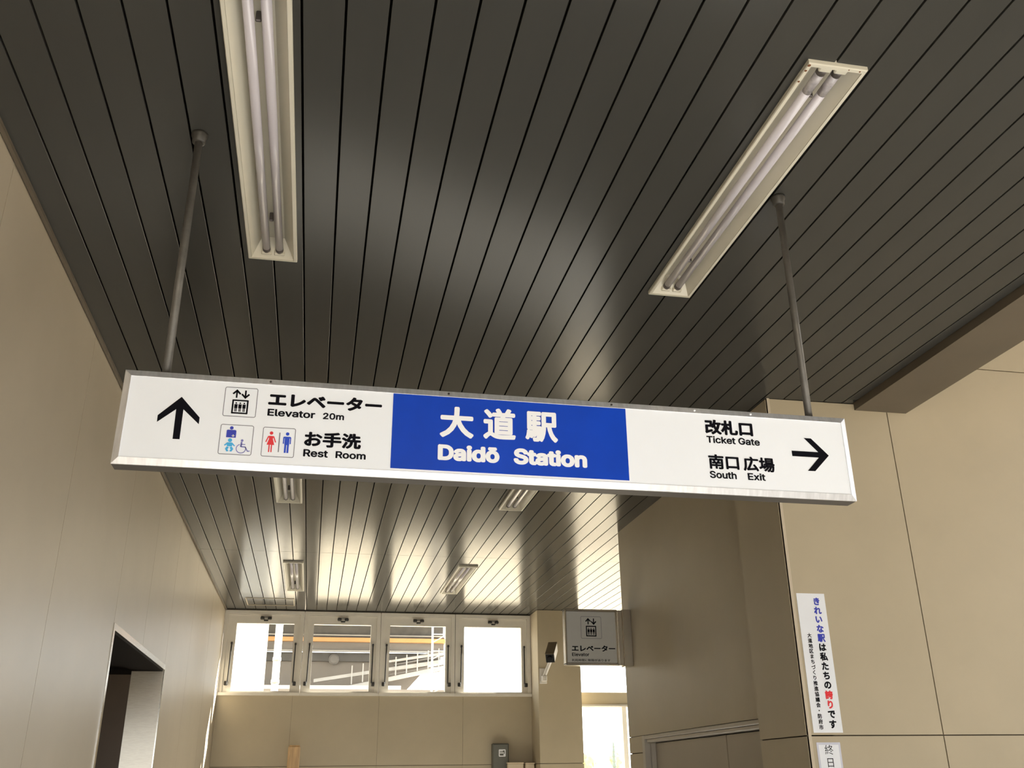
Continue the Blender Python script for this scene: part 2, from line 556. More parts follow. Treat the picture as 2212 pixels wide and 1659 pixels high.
# far wall under the windows
SILL = 0.820
wf = wall('wall_far', [(XL, 2.214, YF + P, YF + 0.16, G, SILL), (XL, 2.214, YF + 0.002, YF + 0.16, CEIL - 0.010, CEIL + 0.06)])
fx = [XL, -0.206, 0.645, 1.498, 2.214]
for a, b in zip(fx[:-1], fx[1:]):
    for z0, z1 in ((G, 0.158), (0.158, SILL)):
        box('panel', 'wall_panel', wf, a + J * 0.35, b - J * 0.35, YF, YF + P, z0 + (J if z0 > 0 else 0), z1 - J)
# the pier between windows and exit
PY = 9.725
wp = wall('wall_pier', [(2.214 + P, 2.658 - P, PY + P, YF + 0.16, G, CEIL)])
for z0, z1 in ((G, 0.158), (0.158, CEIL)):
    box('panel', 'wall_panel', wp, 2.214, 2.658, PY, PY + P, z0 + J, z1 - J)
    box('panel', 'wall_panel', wp, 2.214, 2.214 + P, PY + 0.011, YF + 0.16, z0 + J, z1 - J)
    box('panel', 'wall_panel', wp, 2.658 - P, 2.658, PY + 0.011, YF + 0.16, z0 + J, z1 - J)

# ------------------------------------------------------------------ far windows
for i in range(4):
    c = -0.532 + 0.7775 * i + (0 if i else 0.0)
    x0, x1 = -0.918 + 0.7755 * i, -0.918 + 0.7755 * (i + 1)
    if i == 0:
        x0 = XL
    if i == 3:
        x1 = 2.214
    wn = empty('window_%d' % (i + 1), ((x0 + x1) / 2, YF, SILL + EYE), kind='structure')
    fm = MB()
    M = local(wn)
    ft = CEIL - 0.010
    fm.ring(x0 + 0.003, x1 - 0.003, SILL + 0.004, ft, 0.037, 0.037, 0.010, 0.035, YF - 0.015, YF + 0.09, M)
    fm.obj('window_frame', 'alu_window', wn)
    sl = MB()
    sl.box(x0 + 0.001, x1 - 0.001, YF - 0.030, YF + 0.09, SILL - 0.012 + EYE, SILL + 0.016 + EYE, M)
    sl.obj('window_sill', 'alu_window', wn)
    # sash
    s0, s1 = x0 + 0.036, x1 - 0.036
    g0, g1 = x0 + 0.098, x1 - 0.098
    if i == 0:
        g0 = -0.806
        s0 = XL + 0.036
    gz0, gz1 = SILL + 0.032, 1.505
    sm = MB()
    sm.ring(s0, s1, SILL + 0.018, 1.592, g0 - s0, s1 - g1, gz0 - SILL - 0.018, 1.592 - gz1, YF + 0.004, YF + 0.05, M)
    so_ = sm.obj('sash', 'alu_window', wn)
    pm = MB()
    pm.box(g0 - 0.004, g1 + 0.004, YF + 0.026, YF + 0.031, gz0 - 0.004 + EYE, gz1 + 0.004 + EYE, M)
    pm.obj('pane', 'window_glass', wn)
    # latch at the head: plate, two dark knobs and a link
    lx = (g0 + g1) / 2 + 0.0
    lp = MB()
    lp.bbox(lx - 0.055, lx + 0.055, YF - 0.012, YF + 0.006, 1.552 + EYE, 1.578 + EYE, 0.003, M)
    lt = lp.obj('latch', 'alu_window_dark', wn)
    for sx in (-0.036, 0.036):
        MB().bbox(lx + sx - 0.020, lx + sx + 0.020, YF - 0.040, YF - 0.010, 1.538 + EYE, 1.566 + EYE, 0.006, M).obj('latch_knob', 'black_metal', lt)
    MB().bbox(lx - 0.022, lx + 0.022, YF - 0.032, YF - 0.012, 1.524 + EYE, 1.540 + EYE, 0.004, M).obj('latch_link', 'black_metal', lt)
    # stay arms on both stiles
    for sx, q in ((g0 - 0.040, -1), (g1 + 0.014, 1)):
        am = MB()
        top = Vector((sx + (0.010 if q < 0 else 0.012), YF - 0.014, 1.304 + EYE))
        bot = Vector((sx + (0.004 if q < 0 else 0.010), YF - 0.022, 0.930 + EYE))
        am.tube(M @ top, M @ bot, 0.0065, 8)
        ao = am.obj('stay_arm', 'black_metal', wn)
        MB().bbox(top.x - 0.009, top.x + 0.009, YF - 0.024, YF + 0.006, 1.294 + EYE, 1.316 + EYE, 0.002, M).obj('stay_pivot', 'black_metal', ao)
        bm_ = MB()
        bx = bot.x + (-0.016 if q < 0 else 0.016)
        bm_.bbox(bx - 0.015, bx + 0.015, YF - 0.036, YF + 0.005, 0.902 + EYE, 0.940 + EYE, 0.004, M)
        bm_.obj('stay_bracket', 'black_metal', ao)

# exit glazing at the right end of the far wall
wn = empty('window_5', (3.6, YF, 0.85 + EYE), kind='structure')
M = local(wn)
fm = MB()
fm.ring(2.660, 4.59, 0.850, CEIL, 0.016, 0.03, 0.004, 0.012, YF - 0.01, YF + 0.07, M)
fm.obj('window_frame', 'alu_window', wn)
pm = MB()
pm.box(2.67, 4.575, YF + 0.03, YF + 0.036, 0.84 + EYE, CEIL - 0.01 + EYE, M)
pm.obj('pane', 'window_glass', wn)
tr = MB()
tr.box(2.660, 4.59, YF - 0.03, YF + 0.09, 0.732 + EYE, 0.849 + EYE, M)
tr.obj('transom', 'wall_panel', wn)
tr = MB()
tr.box(2.660, 4.59, YF - 0.045, YF + 0.09, 0.714 + EYE, 0.731 + EYE, M)
tr.obj('door_track', 'alu_window_dark', wn)
w6 = empty('window_6', (4.62, 9.5, 0), kind='structure')  # unseen glazing added so daylight brightens the far end
M = local(w6)
fm = MB()
fm.ring(GY, YF + 0.03, -EYE, CEIL, 0.05, 0.05, 0.10, 0.06, 4.60, 4.66, M @ Matrix(((0, 1, 0, 0), (1, 0, 0, 0), (0, 0, 1, 0), (0, 0, 0, 1))))
fm.obj('window_frame', 'alu_window', w6)
for a, b in ((GY + 0.04, YF),):
    MB().box(4.628, 4.634, a, b, 0.09, CEIL - 0.05 + EYE, M).obj('pane', 'window_glass', w6)
d2 = empty('door_2', (3.6, YF, 0), kind='structure')
M = local(d2)
fm = MB()
fm.ring(2.660, 4.59, 0.02 - EYE, 0.713, 0.016, 0.04, 0.12, 0.004, YF, YF + 0.05, M)
fm.obj('door_frame', 'alu_window', d2)
for a, b in ((3.185, 3.232), (3.90, 3.94)):
    MB().box(a, b, YF + 0.0, YF + 0.05, 0.14, 0.709 + EYE, M).obj('door_stile', 'alu_window', d2)
for a, b in ((2.674, 3.188), (3.230, 3.902), (3.938, 4.552)):
    pm = MB()
    pm.box(a, b, YF + 0.02, YF + 0.026, 0.13, 0.714 + EYE, M)
    pm.obj('pane', 'window_glass', d2)

# ------------------------------------------------------------------ left opening (door_1)
d1 = empty('door_1', (XL, (DY0 + DY1) / 2, 0), kind='structure')
M = local(d1)
for q in ((DY0 - 0.004, DY0 + 0.030, 0, DZ + EYE), (DY0 + 0.030, DY1 - 0.006, DZ - 0.030 + EYE, DZ + EYE), (DY1 - 0.006, DY1 + 0.004, 0, DZ + EYE)):
    MB().box(XL - 0.006, XL + 0.004, *q, M).obj('architrave', 'stainless_soft', d1)
jm = MB()
jm.box(XL - 0.19, XL - 0.004, DY1 - 0.012, DY1, 0, DZ - 0.030 + EYE, M)
jm.obj('jamb', 'stainless', d1)
jm = MB()
jm.box(XL - 0.19, XL - 0.004, DY0, DY0 + 0.012, 0, DZ - 0.030 + EYE, M)
jm.obj('jamb', 'stainless', d1)
jm = MB()
jm.box(XL - 0.19, XL - 0.004, DY0 + 0.012, DY1 - 0.012, DZ - 0.040 + EYE, DZ - 0.028 + EYE, M)
jm.obj('lintel', 'black_room', d1)
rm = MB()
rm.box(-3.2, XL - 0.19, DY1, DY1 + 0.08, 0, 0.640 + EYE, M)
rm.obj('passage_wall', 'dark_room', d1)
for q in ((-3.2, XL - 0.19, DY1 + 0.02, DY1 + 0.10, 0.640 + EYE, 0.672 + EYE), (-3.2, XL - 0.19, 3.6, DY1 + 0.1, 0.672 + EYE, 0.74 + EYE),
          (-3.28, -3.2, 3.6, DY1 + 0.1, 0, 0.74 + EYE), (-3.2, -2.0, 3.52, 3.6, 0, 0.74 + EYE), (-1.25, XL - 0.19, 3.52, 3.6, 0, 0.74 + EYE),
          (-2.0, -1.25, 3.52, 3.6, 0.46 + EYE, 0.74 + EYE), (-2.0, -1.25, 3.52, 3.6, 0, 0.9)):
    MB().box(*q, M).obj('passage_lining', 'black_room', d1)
MB().box(-2.0, -1.25, 3.55, 3.556, 0.9, 0.46 + EYE, M).obj('pane', 'window_glass', d1)  # unseen window added to give the far jamb something bright to reflect

# right double door (door_3)
d3 = empty('door_3', (XR, (RY0 + RY1) / 2, 0), kind='structure')
M = local(d3)
for nm, q in (('door_jamb', (XR - 0.006, XR + 0.09, RY1 - 0.050, RY1, 0, RZ + EYE)), ('door_head', (XR - 0.006, XR + 0.09, RY0, RY1 - 0.050, RZ - 0.022 + EYE, RZ + EYE)),
              ('door_stop', (XR + 0.010, XR + 0.09, RY0, RY1 - 0.050, RZ - 0.042 + EYE, RZ - 0.022 + EYE)), ('door_stop', (XR + 0.030, XR + 0.09, RY1 - 0.066, RY1 - 0.050, 0, RZ - 0.042 + EYE))):
    MB().bbox(*q, 0.003, M).obj(nm, 'door_frame', d3)
for a, b in ((4.13, 4.949), (4.955, RY1 - 0.068)):
    lf = MB()
    lf.bbox(XR + 0.060, XR + 0.085, a, b, 0.01, RZ - 0.046 + EYE, 0.003, M)
    lf.obj('door_leaf', 'door_paint', d3)
dm = MB()
dm.box(XR + 0.09, XR + 0.19, RY0, RY1, 0, RZ + EYE, M)
dm.obj('door_backing', 'black_room', d3)

# ------------------------------------------------------------------ the hanging station sign
SX, SZ, SY = 0.446, 0.7993 + EYE, 2.214
sign = empty('station_sign', (SX, SY, SZ), label='long white and blue hanging station sign with black arrows, on two thin rods', category='sign')
ROLL = math.atan2(0.0085, 1.88)
SR = Matrix.Rotation(ROLL, 4, 'Y')                       # right end hangs a touch lower
SP = SR @ Matrix(((1, 0, 0, 0), (0, 0, -1, 0.0), (0, 1, 0, 0), (0, 0, 0, 1)))   # local x=u, y=v, z=towards viewer
HU, HV, FW = 0.9395, 0.1178, 0.0158
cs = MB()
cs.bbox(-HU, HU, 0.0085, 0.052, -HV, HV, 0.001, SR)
cs.obj('case', 'case_dark', sign)
pn = MB()
pn.box(-HU + FW - 0.004, HU - FW + 0.004, 0.0, 0.013, -HV + FW - 0.004, HV - FW + 0.004, SR)
pn.obj('white_panel', 'sign_white', sign)
def frame_rails(root, HU, HV, FW, M, m, out0=0.004, lip=0.002, deep=0.050, names='frame_rail'):
    """four mitred rails, bevelled towards the viewer; M has local x=u y=v z=towards the viewer"""
    O = [(-HU, -HV), (HU, -HV), (HU, HV), (-HU, HV)]
    I = [(-HU + FW, -HV + FW), (HU - FW, -HV + FW), (HU - FW, HV - FW), (-HU + FW, HV - FW)]
    for i in range(4):
        j = (i + 1) % 4
        vs = []
        for q in (i, j):
            o, n = O[q], I[q]
            vs += [(o[0], o[1], -deep), (o[0], o[1], -out0), (n[0], n[1], lip), (n[0], n[1], -0.002), (n[0], n[1], -deep)]
        fs = [(a, (a + 1) % 5, 5 + (a + 1) % 5, 5 + a) for a in range(5)] + [(0, 1, 2, 3, 4), (9, 8, 7, 6, 5)]
        MB().add(vs, fs, M).obj(names, m, root)
frame_rails(sign, HU, HV, FW, SP, 'sign_frame', deep=0.008)
# screws along the top rail
for u in (-0.60, -0.16, 0.27, 0.50, 0.66):
    k = MB()
    k.lathe([(0.0028, -0.004), (0.0028, 0.0012), (0.0014, 0.0022)], 10, SP @ Matrix.Translation((u, HV - 0.008, 0)))
    k.obj('screw', 'black_metal' if u < 0.4 else 'ink_white', sign)
bl = MB()
bl.box(-0.2994, 0.3071, -0.0009, 0.004, -0.0950, 0.1008, SR)
bl.obj('blue_panel', 'sign_blue', sign)
SB = SP @ Matrix.Translation((0, 0, 0.0009))
def letter(parent, name, items, M, m, bold, lift=0.0008):
    for it in items:
        mb = MB()
        fit_text(mb, it[0], it[1], it[2], it[3], it[4], M, bold=bold, lift=lift)
        mb.obj(name, m, parent)
letter(sign, 'lettering', [('エレベーター', -0.6013, -0.3265, 0.0464, 0.0826)], SP, 'ink_black', 0.050)
letter(sign, 'lettering', [('Elevator', -0.6006, -0.4872, 0.0205, 0.0390), ('20m', -0.4684, -0.4175, 0.0205, 0.0375)], SP, 'ink_black', 0.026)
letter(sign, 'lettering', [('お手洗', -0.5086, -0.3727, -0.0522, -0.0127)], SP, 'ink_black', 0.042)
letter(sign, 'lettering', [('Rest', -0.5084, -0.4500, -0.0777, -0.0590), ('Room', -0.4320, -0.3597, -0.0777, -0.0596)], SP, 'ink_black', 0.026)
letter(sign, 'lettering', [('大', -0.1813, -0.0951, -0.0078, 0.0752), ('道', -0.0711, 0.0128, -0.0057, 0.0781), ('駅', 0.0372, 0.1226, -0.0056, 0.0763)], SB, 'ink_white', 0.036)
letter(sign, 'lettering', [('Daidō', -0.1846, -0.0295, -0.0685, -0.0262), ('Station', 0.0063, 0.1971, -0.0685, -0.0252)], SB, 'ink_white', 0.044)
letter(sign, 'lettering', [('改札口', 0.5249, 0.6609, 0.0447, 0.0867)], SP, 'ink_black', 0.046)
letter(sign, 'lettering', [('Ticket Gate', 0.5266, 0.6772, 0.0203, 0.0401)], SP, 'ink_black', 0.024)
letter(sign, 'lettering', [('南口', 0.5266, 0.6115, -0.0513, -0.0109), ('広場', 0.6231, 0.7120, -0.0521, -0.0118)], SP, 'ink_black', 0.034)
letter(sign, 'lettering', [('South', 0.5269, 0.6011, -0.0765, -0.0568), ('Exit', 0.6326, 0.6821, -0.0765, -0.0568)], SP, 'ink_black', 0.024)
k = MB()
poly(k, [(-0.8027, 0.0554), (-0.8509, 0.0055), (-0.8507, -0.0118), (-0.8115, 0.0231), (-0.8104, -0.0517), (-0.7947, -0.0517), (-0.7950, 0.0239), (-0.7558, -0.0116), (-0.7558, 0.0055)], SP)
k.obj('arrow', 'ink_black', sign, label='black arrow pointing straight up')
k = MB()
poly(k, [(0.8737, 0.0045), (0.8277, 0.0507), (0.8067, 0.0507), (0.8440, 0.0125), (0.7668, 0.0125), (0.7668, -0.0028), (0.8435, -0.0028), (0.8065, -0.0418), (0.8276, -0.0418)], SP)
k.obj('arrow', 'ink_black', sign, label='black arrow pointing right')

def lift_pictogram(root, u0, u1, v0, v1, P_, grey='ink_grey', edge=True):
    """outlined square with two arrows above a cabin holding three figures"""
    w, h = u1 - u0, v1 - v0
    U = lambda a: u0 + a * w
    V = lambda a: v0 + a * h
    b = MB()
    rring(b, u0, u1, v0, v1, 0.065 * w, 0.021 * w, P_)
    bo = b.obj('pictogram', grey, root)
    for c, s in ((0.365, 1), (0.630, -1)):
        k = MB()
        m0 = 0.775
        bar(k, (U(c), V(m0 - s * 0.135)), (U(c), V(m0 + s * 0.10)), 0.052 * w, P_)
        for d in (-1, 1):
            bar(k, (U(c + d * 0.115), V(m0 - s * 0.005)), (U(c - d * 0.018), V(m0 + s * 0.135)), 0.056 * w, P_, lift=0.00081)
        k.obj('lift_arrow', 'ink_black', bo)
    k = MB()
    rring(k, U(0.25), U(0.745), V(0.10), V(0.58), 0.02 * w, 0.05 * w, P_)
    k.obj('lift_cabin', 'ink_black', bo)
    for c in (0.375, 0.4975, 0.62):
        k = MB()
        disc(k, U(c), V(0.462), 0.026 * w, P_, n=10)
        rect(k, U(c - 0.048), U(c + 0.048), V(0.29), V(0.425), P_)
        rect(k, U(c - 0.032), U(c - 0.006), V(0.175), V(0.29), P_)
        rect(k, U(c + 0.006), U(c + 0.032), V(0.175), V(0.29), P_)
        k.obj('lift_passenger', 'ink_black', bo)
lift_pictogram(sign, -0.7049, -0.6274, 0.0132, 0.0893, SP)

# accessible / carer pictogram
u0, u1, v0, v1 = -0.7054, -0.6283, -0.0828, -0.0072
w_, h_ = u1 - u0, v1 - v0
U = lambda a: u0 + a * w_
V = lambda a: v0 + a * h_
b = MB()
rring(b, u0, u1, v0, v1, 0.005, 0.0016, SP)
bo = b.obj('pictogram', 'ink_grey', sign)
k = MB()
disc(k, U(0.335), V(0.885), 0.055 * w_, SP)
poly(k, [(U(0.195), V(0.80)), (U(0.225), V(0.82)), (U(0.46), V(0.82)), (U(0.485), V(0.79)), (U(0.485), V(0.565)), (U(0.195), V(0.565))], SP)
ko = k.obj('carer_figure', 'ink_navy', bo)
k = MB()
rect(k, U(0.385), U(0.415), V(0.585), V(0.665), SP, 0.0010)
rect(k, U(0.36), U(0.44), V(0.61), V(0.64), SP, 0.0010)
k.obj('white_cross', 'ink_white', bo)
k = MB()
disc(k, U(0.325), V(0.475), 0.062 * w_, SP)
poly(k, [(U(0.16), V(0.31)), (U(0.25), V(0.40)), (U(0.40), V(0.40)), (U(0.49), V(0.30)), (U(0.46), V(0.275)), (U(0.41), V(0.33)), (U(0.40), V(0.27)), (U(0.25), V(0.27)), (U(0.24), V(0.33)), (U(0.19), V(0.28))], SP)
poly(k, [(U(0.20), V(0.19)), (U(0.25), V(0.265)), (U(0.315), V(0.24)), (U(0.28), V(0.17)), (U(0.315), V(0.11)), (U(0.25), V(0.10))], SP)
poly(k, [(U(0.45), V(0.19)), (U(0.40), V(0.265)), (U(0.335), V(0.24)), (U(0.37), V(0.17)), (U(0.335), V(0.11)), (U(0.40), V(0.10))], SP)
k.obj('baby_figure', 'ink_sky', bo)
k = MB()
disc(k, U(0.685), V(0.485), 0.04 * w_, SP)
bar(k, (U(0.675), V(0.44)), (U(0.665), V(0.27)), 0.05 * w_, SP)
bar(k, (U(0.66), V(0.36)), (U(0.79), V(0.355)), 0.025 * w_, SP)
bar(k, (U(0.66), V(0.28)), (U(0.80), V(0.275)), 0.035 * w_, SP)
bar(k, (U(0.79), V(0.285)), (U(0.875), V(0.135)), 0.03 * w_, SP)
bar(k, (U(0.865), V(0.135)), (U(0.94), V(0.15)), 0.03 * w_, SP)
n = 22
R0, R1 = 0.155 * w_, 0.130 * w_
arc = [math.radians(110 + 270 * i / n) for i in range(n + 1)]
cu_, cv_ = U(0.675), V(0.215)
pts = [(cu_ + R0 * math.cos(a), cv_ + R0 * math.sin(a), 0.0008) for a in arc] + [(cu_ + R1 * math.cos(a), cv_ + R1 * math.sin(a), 0.0008) for a in arc]
k.add(pts, [(i, i + 1, n + 2 + i, n + 1 + i) for i in range(n)], SP)
k.obj('wheelchair_symbol', 'ink_violet', bo)

# woman / man pictogram
u0, u1, v0, v1 = -0.6070, -0.5298, -0.0828, -0.0082
w_, h_ = u1 - u0, v1 - v0
b = MB()
rring(b, u0, u1, v0, v1, 0.005, 0.0016, SP)
bo = b.obj('pictogram', 'ink_grey', sign)
k = MB()
c = 0.265
disc(k, U(c), V(0.80), 0.054 * w_, SP)
poly(k, [(U(c - 0.075), V(0.70)), (U(c + 0.075), V(0.70)), (U(c + 0.058), V(0.60)), (U(c + 0.115), V(0.40)), (U(c - 0.115), V(0.40)), (U(c - 0.058), V(0.60))], SP)
for d in (-1, 1):
    bar(k, (U(c + d * 0.075), V(0.69)), (U(c + d * 0.148), V(0.49)), 0.034 * w_, SP, 0.00082)
    rect(k, U(c + d * 0.035 - 0.018), U(c + d * 0.035 + 0.018), V(0.155), V(0.40), SP)
k.obj('woman_figure', 'ink_red', bo)
k = MB()
rect(k, U(0.503), U(0.536), V(0.17), V(0.83), SP)
k.obj('divider_bar', 'ink_grey', bo)
k = MB()
c = 0.755
disc(k, U(c), V(0.80), 0.054 * w_, SP)
poly(k, [(U(c - 0.12), V(0.68)), (U(c - 0.095), V(0.705)), (U(c + 0.095), V(0.705)), (U(c + 0.12), V(0.68)), (U(c + 0.12), V(0.65)), (U(c - 0.12), V(0.65))], SP)
rect(k, U(c - 0.072), U(c + 0.072), V(0.42), V(0.66), SP, 0.00082)
for d in (-1, 1):
    rect(k, U(c + d * 0.104 - 0.017), U(c + d * 0.104 + 0.017), V(0.46), V(0.66), SP, 0.00082)
    rect(k, U(c + d * 0.040 - 0.029), U(c + d * 0.040 + 0.029), V(0.155), V(0.43), SP, 0.00083)
k.obj('man_figure', 'ink_blue', bo)

# rods and ceiling collars
LS = local(sign)
for X, ztop in ((-0.4045, 0.925), (1.294, 0.916)):
    r = MB()
    r.tube(LS @ Vector((X, 2.242, ztop - 0.012 + EYE)), LS @ Vector((X, 2.242, CEIL + 0.004 + EYE)), 0.0103, 18)
    ro = r.obj('rod', 'galv_pipe', sign, smooth=True)
    r = MB()
    r.lathe([(0.0125, -0.030), (0.0175, -0.028), (0.0185, -0.014), (0.022, -0.008), (0.022, 0.0)], 24, LS @ Matrix.Translation((X, 2.242, CEIL + EYE)))
    r.obj('ceiling_collar', 'collar_paint', ro, smooth=True)

# ------------------------------------------------------------------ ceiling lights
def make_light(x, y0, y1, label):
    L = (y1 - y0) / 2
    root = empty('ceiling_light', (x, (y0 + y1) / 2, CEIL + EYE), label=label, category='ceiling light', group='twin-tube ceiling lights')
    lip, drop = 0.011, 0.014
    HWd = LW
    f = MB()
    # flange: four mitred lips hanging just below the planks
    O = [(-HWd, -L), (HWd, -L), (HWd, L), (-HWd, L)]
    I = [(-HWd + lip, -L + lip), (HWd - lip, -L + lip), (HWd - lip, L - lip), (-HWd + lip, L - lip)]
    for i in range(4):
        j = (i + 1) % 4
        vs = []
        for q in (i, j):
            o, n_ = O[q], I[q]
            vs += [(o[0], o[1], 0.010), (o[0], o[1], -drop + 0.003), ((o[0] * 0.8 + n_[0] * 0.2), (o[1] * 0.8 + n_[1] * 0.2), -drop), (n_[0], n_[1], -drop), (n_[0], n_[1], 0.010)]
        if i == 0:
            ring = []
        ring.append(vs[:5])
    f.add([p for q in ring for p in q], [(5 * i + a, 5 * i + (a + 1) % 5, 5 * ((i + 1) % 4) + (a + 1) % 5, 5 * ((i + 1) % 4) + a) for i in range(4) for a in range(5)])
    f.obj('frame', 'lamp_white', root)
    # reflector trough
    r = MB()
    wi_, li = HWd - lip - 0.0005, L - lip - 0.0005
    wt, lt, top = 0.036, L - 0.062, 0.040
    A = [(-wi_, -li, -drop + 0.002), (wi_, -li, -drop + 0.002), (wi_, li, -drop + 0.002), (-wi_, li, -drop + 0.002)]
    B = [(-wt, -lt, top), (wt, -lt, top), (wt, lt, top), (-wt, lt, top)]
    r.add(A + B, [(0, 1, 5, 4), (1, 2, 6, 5), (2, 3, 7, 6), (3, 0, 4, 7), (4, 5, 6, 7)])
    r.obj('reflector', 'lamp_white', root)
    for sx in (-0.021, 0.021):
        t = MB()
        t.tube((sx, -L + 0.050, 0.008), (sx, L - 0.050, 0.008), 0.0128, 16)
        to = t.obj('fluorescent_tube', 'tube_glass', root, smooth=True)
        for s in (-1, 1):
            MB().tube((sx, s * (L - 0.050), 0.008), (sx, s * (L - 0.030), 0.008), 0.0132, 14).obj('tube_cap', 'tube_cap', to, smooth=True)
    for s in (-0.47, 0.40):
        MB().bbox(-0.007, 0.007, s - 0.004, s + 0.004, 0.010, 0.040, 0.002).obj('tube_clip', 'tube_cap', root)
    for s in (-1, 1):
        for sx in (-0.021, 0.021):
            MB().bbox(sx - 0.017, sx + 0.017, s * (L - 0.026) - 0.008, s * (L - 0.026) + 0.008, -0.006, 0.040, 0.003).obj('lamp_holder', 'lamp_white', root)
    return root
names = {
    (0, 0): 'off-white twin-tube ceiling light running out of the top edge beside the left rod',
    (1, 0): 'off-white twin-tube ceiling light with rust spots, slanting above the right rod',
    (0, 1): 'twin-tube ceiling light half hidden behind the pictograms of the hanging sign',
    (1, 1): 'twin-tube ceiling light half hidden behind the blue field of the hanging sign',
    (0, 2): 'small distant twin-tube ceiling light above the first window from the left',
    (1, 2): 'small distant twin-tube ceiling light slanting above the third window from the left'}
first = None
for key in names:
    row, i = key
    cx, y0, y1 = LIGHTS[row][i]
    if first is None:
        first = make_light(cx, y0, y1, names[key])
        lo = first
    else:
        lo = copy_tree(first, None, (cx, (y0 + y1) / 2, CEIL + EYE), label=names[key])
    if key == (1, 0):
        rusty = lo
# rust and dirt spots of the right-hand near light
k = MB()
for (x, y, r) in ((-0.076, -0.604, 0.0045), (-0.0755, -0.585, 0.0035), (-0.0745, -0.545, 0.0032), (0.060, -0.606, 0.0025), (0.030, -0.607, 0.0018)):
    k.lathe([(r, 0.0), (r * 0.8, -0.0008)], 9, Matrix.Translation((x, y, -0.0141)))
k.obj('rust_spot', 'rust', rusty, kind='stuff')
for sx, tube in zip((-0.021, 0.021), [c for c in rusty.children if c.name.startswith('fluorescent_tube')]):
    MB().tube((sx, -0.5615, 0.008), (sx, -0.490, 0.008), 0.01295, 16).obj('blackened_end', 'tube_burnt', tube, smooth=True)

# ------------------------------------------------------------------ elevator blade sign on the inner right wall
BY = 6.232
es = empty('elevator_sign', (1.79, BY, 0.88 + EYE), label='square grey-white elevator sign projecting from the inner right wall', category='sign')
EM = Matrix(((1, 0, 0, 0), (0, 0, -1, 0.0), (0, 1, 0, 0), (0, 0, 0, 1))) @ Matrix.Translation((-1.79, -0.88, 0))   # local x,y are X and z-from-eye
eh = Matrix(((1, 0, 0, 0), (0, 0, -1, 0.0), (0, 1, 0, 0), (0, 0, 0, 1)))
MB().box(1.612, 1.970, BY + 0.008, BY + 0.055, 0.706 + EYE, 1.058 + EYE, local(es)).obj('case', 'stainless_soft', es)
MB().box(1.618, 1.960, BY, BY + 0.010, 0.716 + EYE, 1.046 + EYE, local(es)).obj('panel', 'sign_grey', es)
for nm, (a, b, c, d) in (('frame_rail', (1.606, 1.619, 0.702, 1.060)), ('frame_rail', (1.957, 1.972, 0.702, 1.060)), ('frame_rail', (1.606, 1.972, 1.047, 1.062)), ('frame_rail', (1.606, 1.972, 0.698, 0.714))):
    MB().bbox(a, b, BY - 0.006, BY + 0.058, c + EYE, d + EYE, 0.004, local(es)).obj(nm, 'stainless_soft', es)
MB().bbox(1.972, 2.004, BY - 0.004, BY + 0.056, 0.700 + EYE, 1.058 + EYE, 0.003, local(es)).obj('hinge_post', 'stainless_soft', es)
br = MB()
br.bbox(2.004, 2.066, BY - 0.012, BY + 0.064, 0.694 + EYE, 1.064 + EYE, 0.003, local(es))
br.obj('wall_bracket', 'stainless_soft', es)
lift_pictogram(es, 1.7150, 1.8585, 0.8690, 1.0145, EM)
letter(es, 'lettering', [('エレベーター', 1.6487, 1.9470, 0.7870, 0.8265)], EM, 'ink_black', 0.040)
letter(es, 'lettering', [('Elevator', 1.6489, 1.7661, 0.7560, 0.7777)], EM, 'ink_black', 0.02)
letter(es, 'lettering', [('利用時間に制限があります', 1.6464, 1.9094, 0.7225, 0.7390)], EM, 'ink_black', 0.014)

# ------------------------------------------------------------------ posters on the right wall
WM = Matrix(((1, 0, 0, 0), (0, 0, -1, 0), (0, 1, 0, 0), (0, 0, 0, 1)))
po = empty('vertical_poster', (2.077, YW, 0.452 + EYE), label='narrow white vertical poster with blue, black and red writing on the right wall', category='poster')
pm_ = WM @ Matrix.Translation((-2.077, -0.452, 0.0015))
MB().box(-0.0655, 0.0655, -0.0015, 0.0, -0.283, 0.283).obj('sheet', 'paper', po)
def column(parent, s, x, zt, zb, size, m, sel, bold):
    """vertical writing: glyph i of s at equal steps from zt down to zb; only the indices in sel"""
    mb = MB()
    n = len(s)
    for i, ch in enumerate(s):
        if i not in sel:
            continue
        z = zt + (zb - zt) * i / (n - 1)
        vs, fs = text_mesh(ch, bold)
        ys = [v.y for v in vs]
        xs_ = [v.x for v in vs]
        cx, cy = (min(xs_) + max(xs_)) / 2, (min(ys) + max(ys)) / 2
        mb.add([((v.x - cx) * size + x, (v.y - cy) * size + z, 0.0005 + v.z * 0.002) for v in vs], fs, pm_ if parent is po else pm2)
    return mb.obj('lettering', m, parent)
S1 = 'きれいな駅は私たちの誇りです'
column(po, S1, 2.1020, 0.7014, 0.2018, 0.0345, 'ink_navy', range(0, 5), 0.05)
column(po, S1, 2.1020, 0.7014, 0.2018, 0.0345, 'ink_black', list(range(5, 10)) + [12, 13], 0.05)
column(po, S1, 2.1020, 0.7014, 0.2018, 0.0345, 'ink_red', (10, 11), 0.05)
S2 = '大道地区まちづくり推進協議会・防府市'
column(po, S2, 2.0480, 0.5577, 0.1901, 0.0195, 'ink_black', range(len(S2)), 0.034)
p2 = empty('laminated_notice', (2.0695, YW, -0.02 + EYE), label='laminated notice sheet below the narrow poster, cut by the bottom edge', category='poster')
pm2 = WM @ Matrix.Translation((-2.0695, 0.02, 0.0015))
MB().box(-0.0525, 0.0525, -0.0015, 0.0, -0.155, 0.152).obj('sheet', 'laminate', p2)
MB().box(-0.044, 0.044, -0.0018, -0.0014, -0.145, 0.143).obj('paper_insert', 'paper', p2)
column(p2, '終日', 2.0690, 0.1040, 0.0548, 0.040, 'ink_black', (0, 1), 0.0)

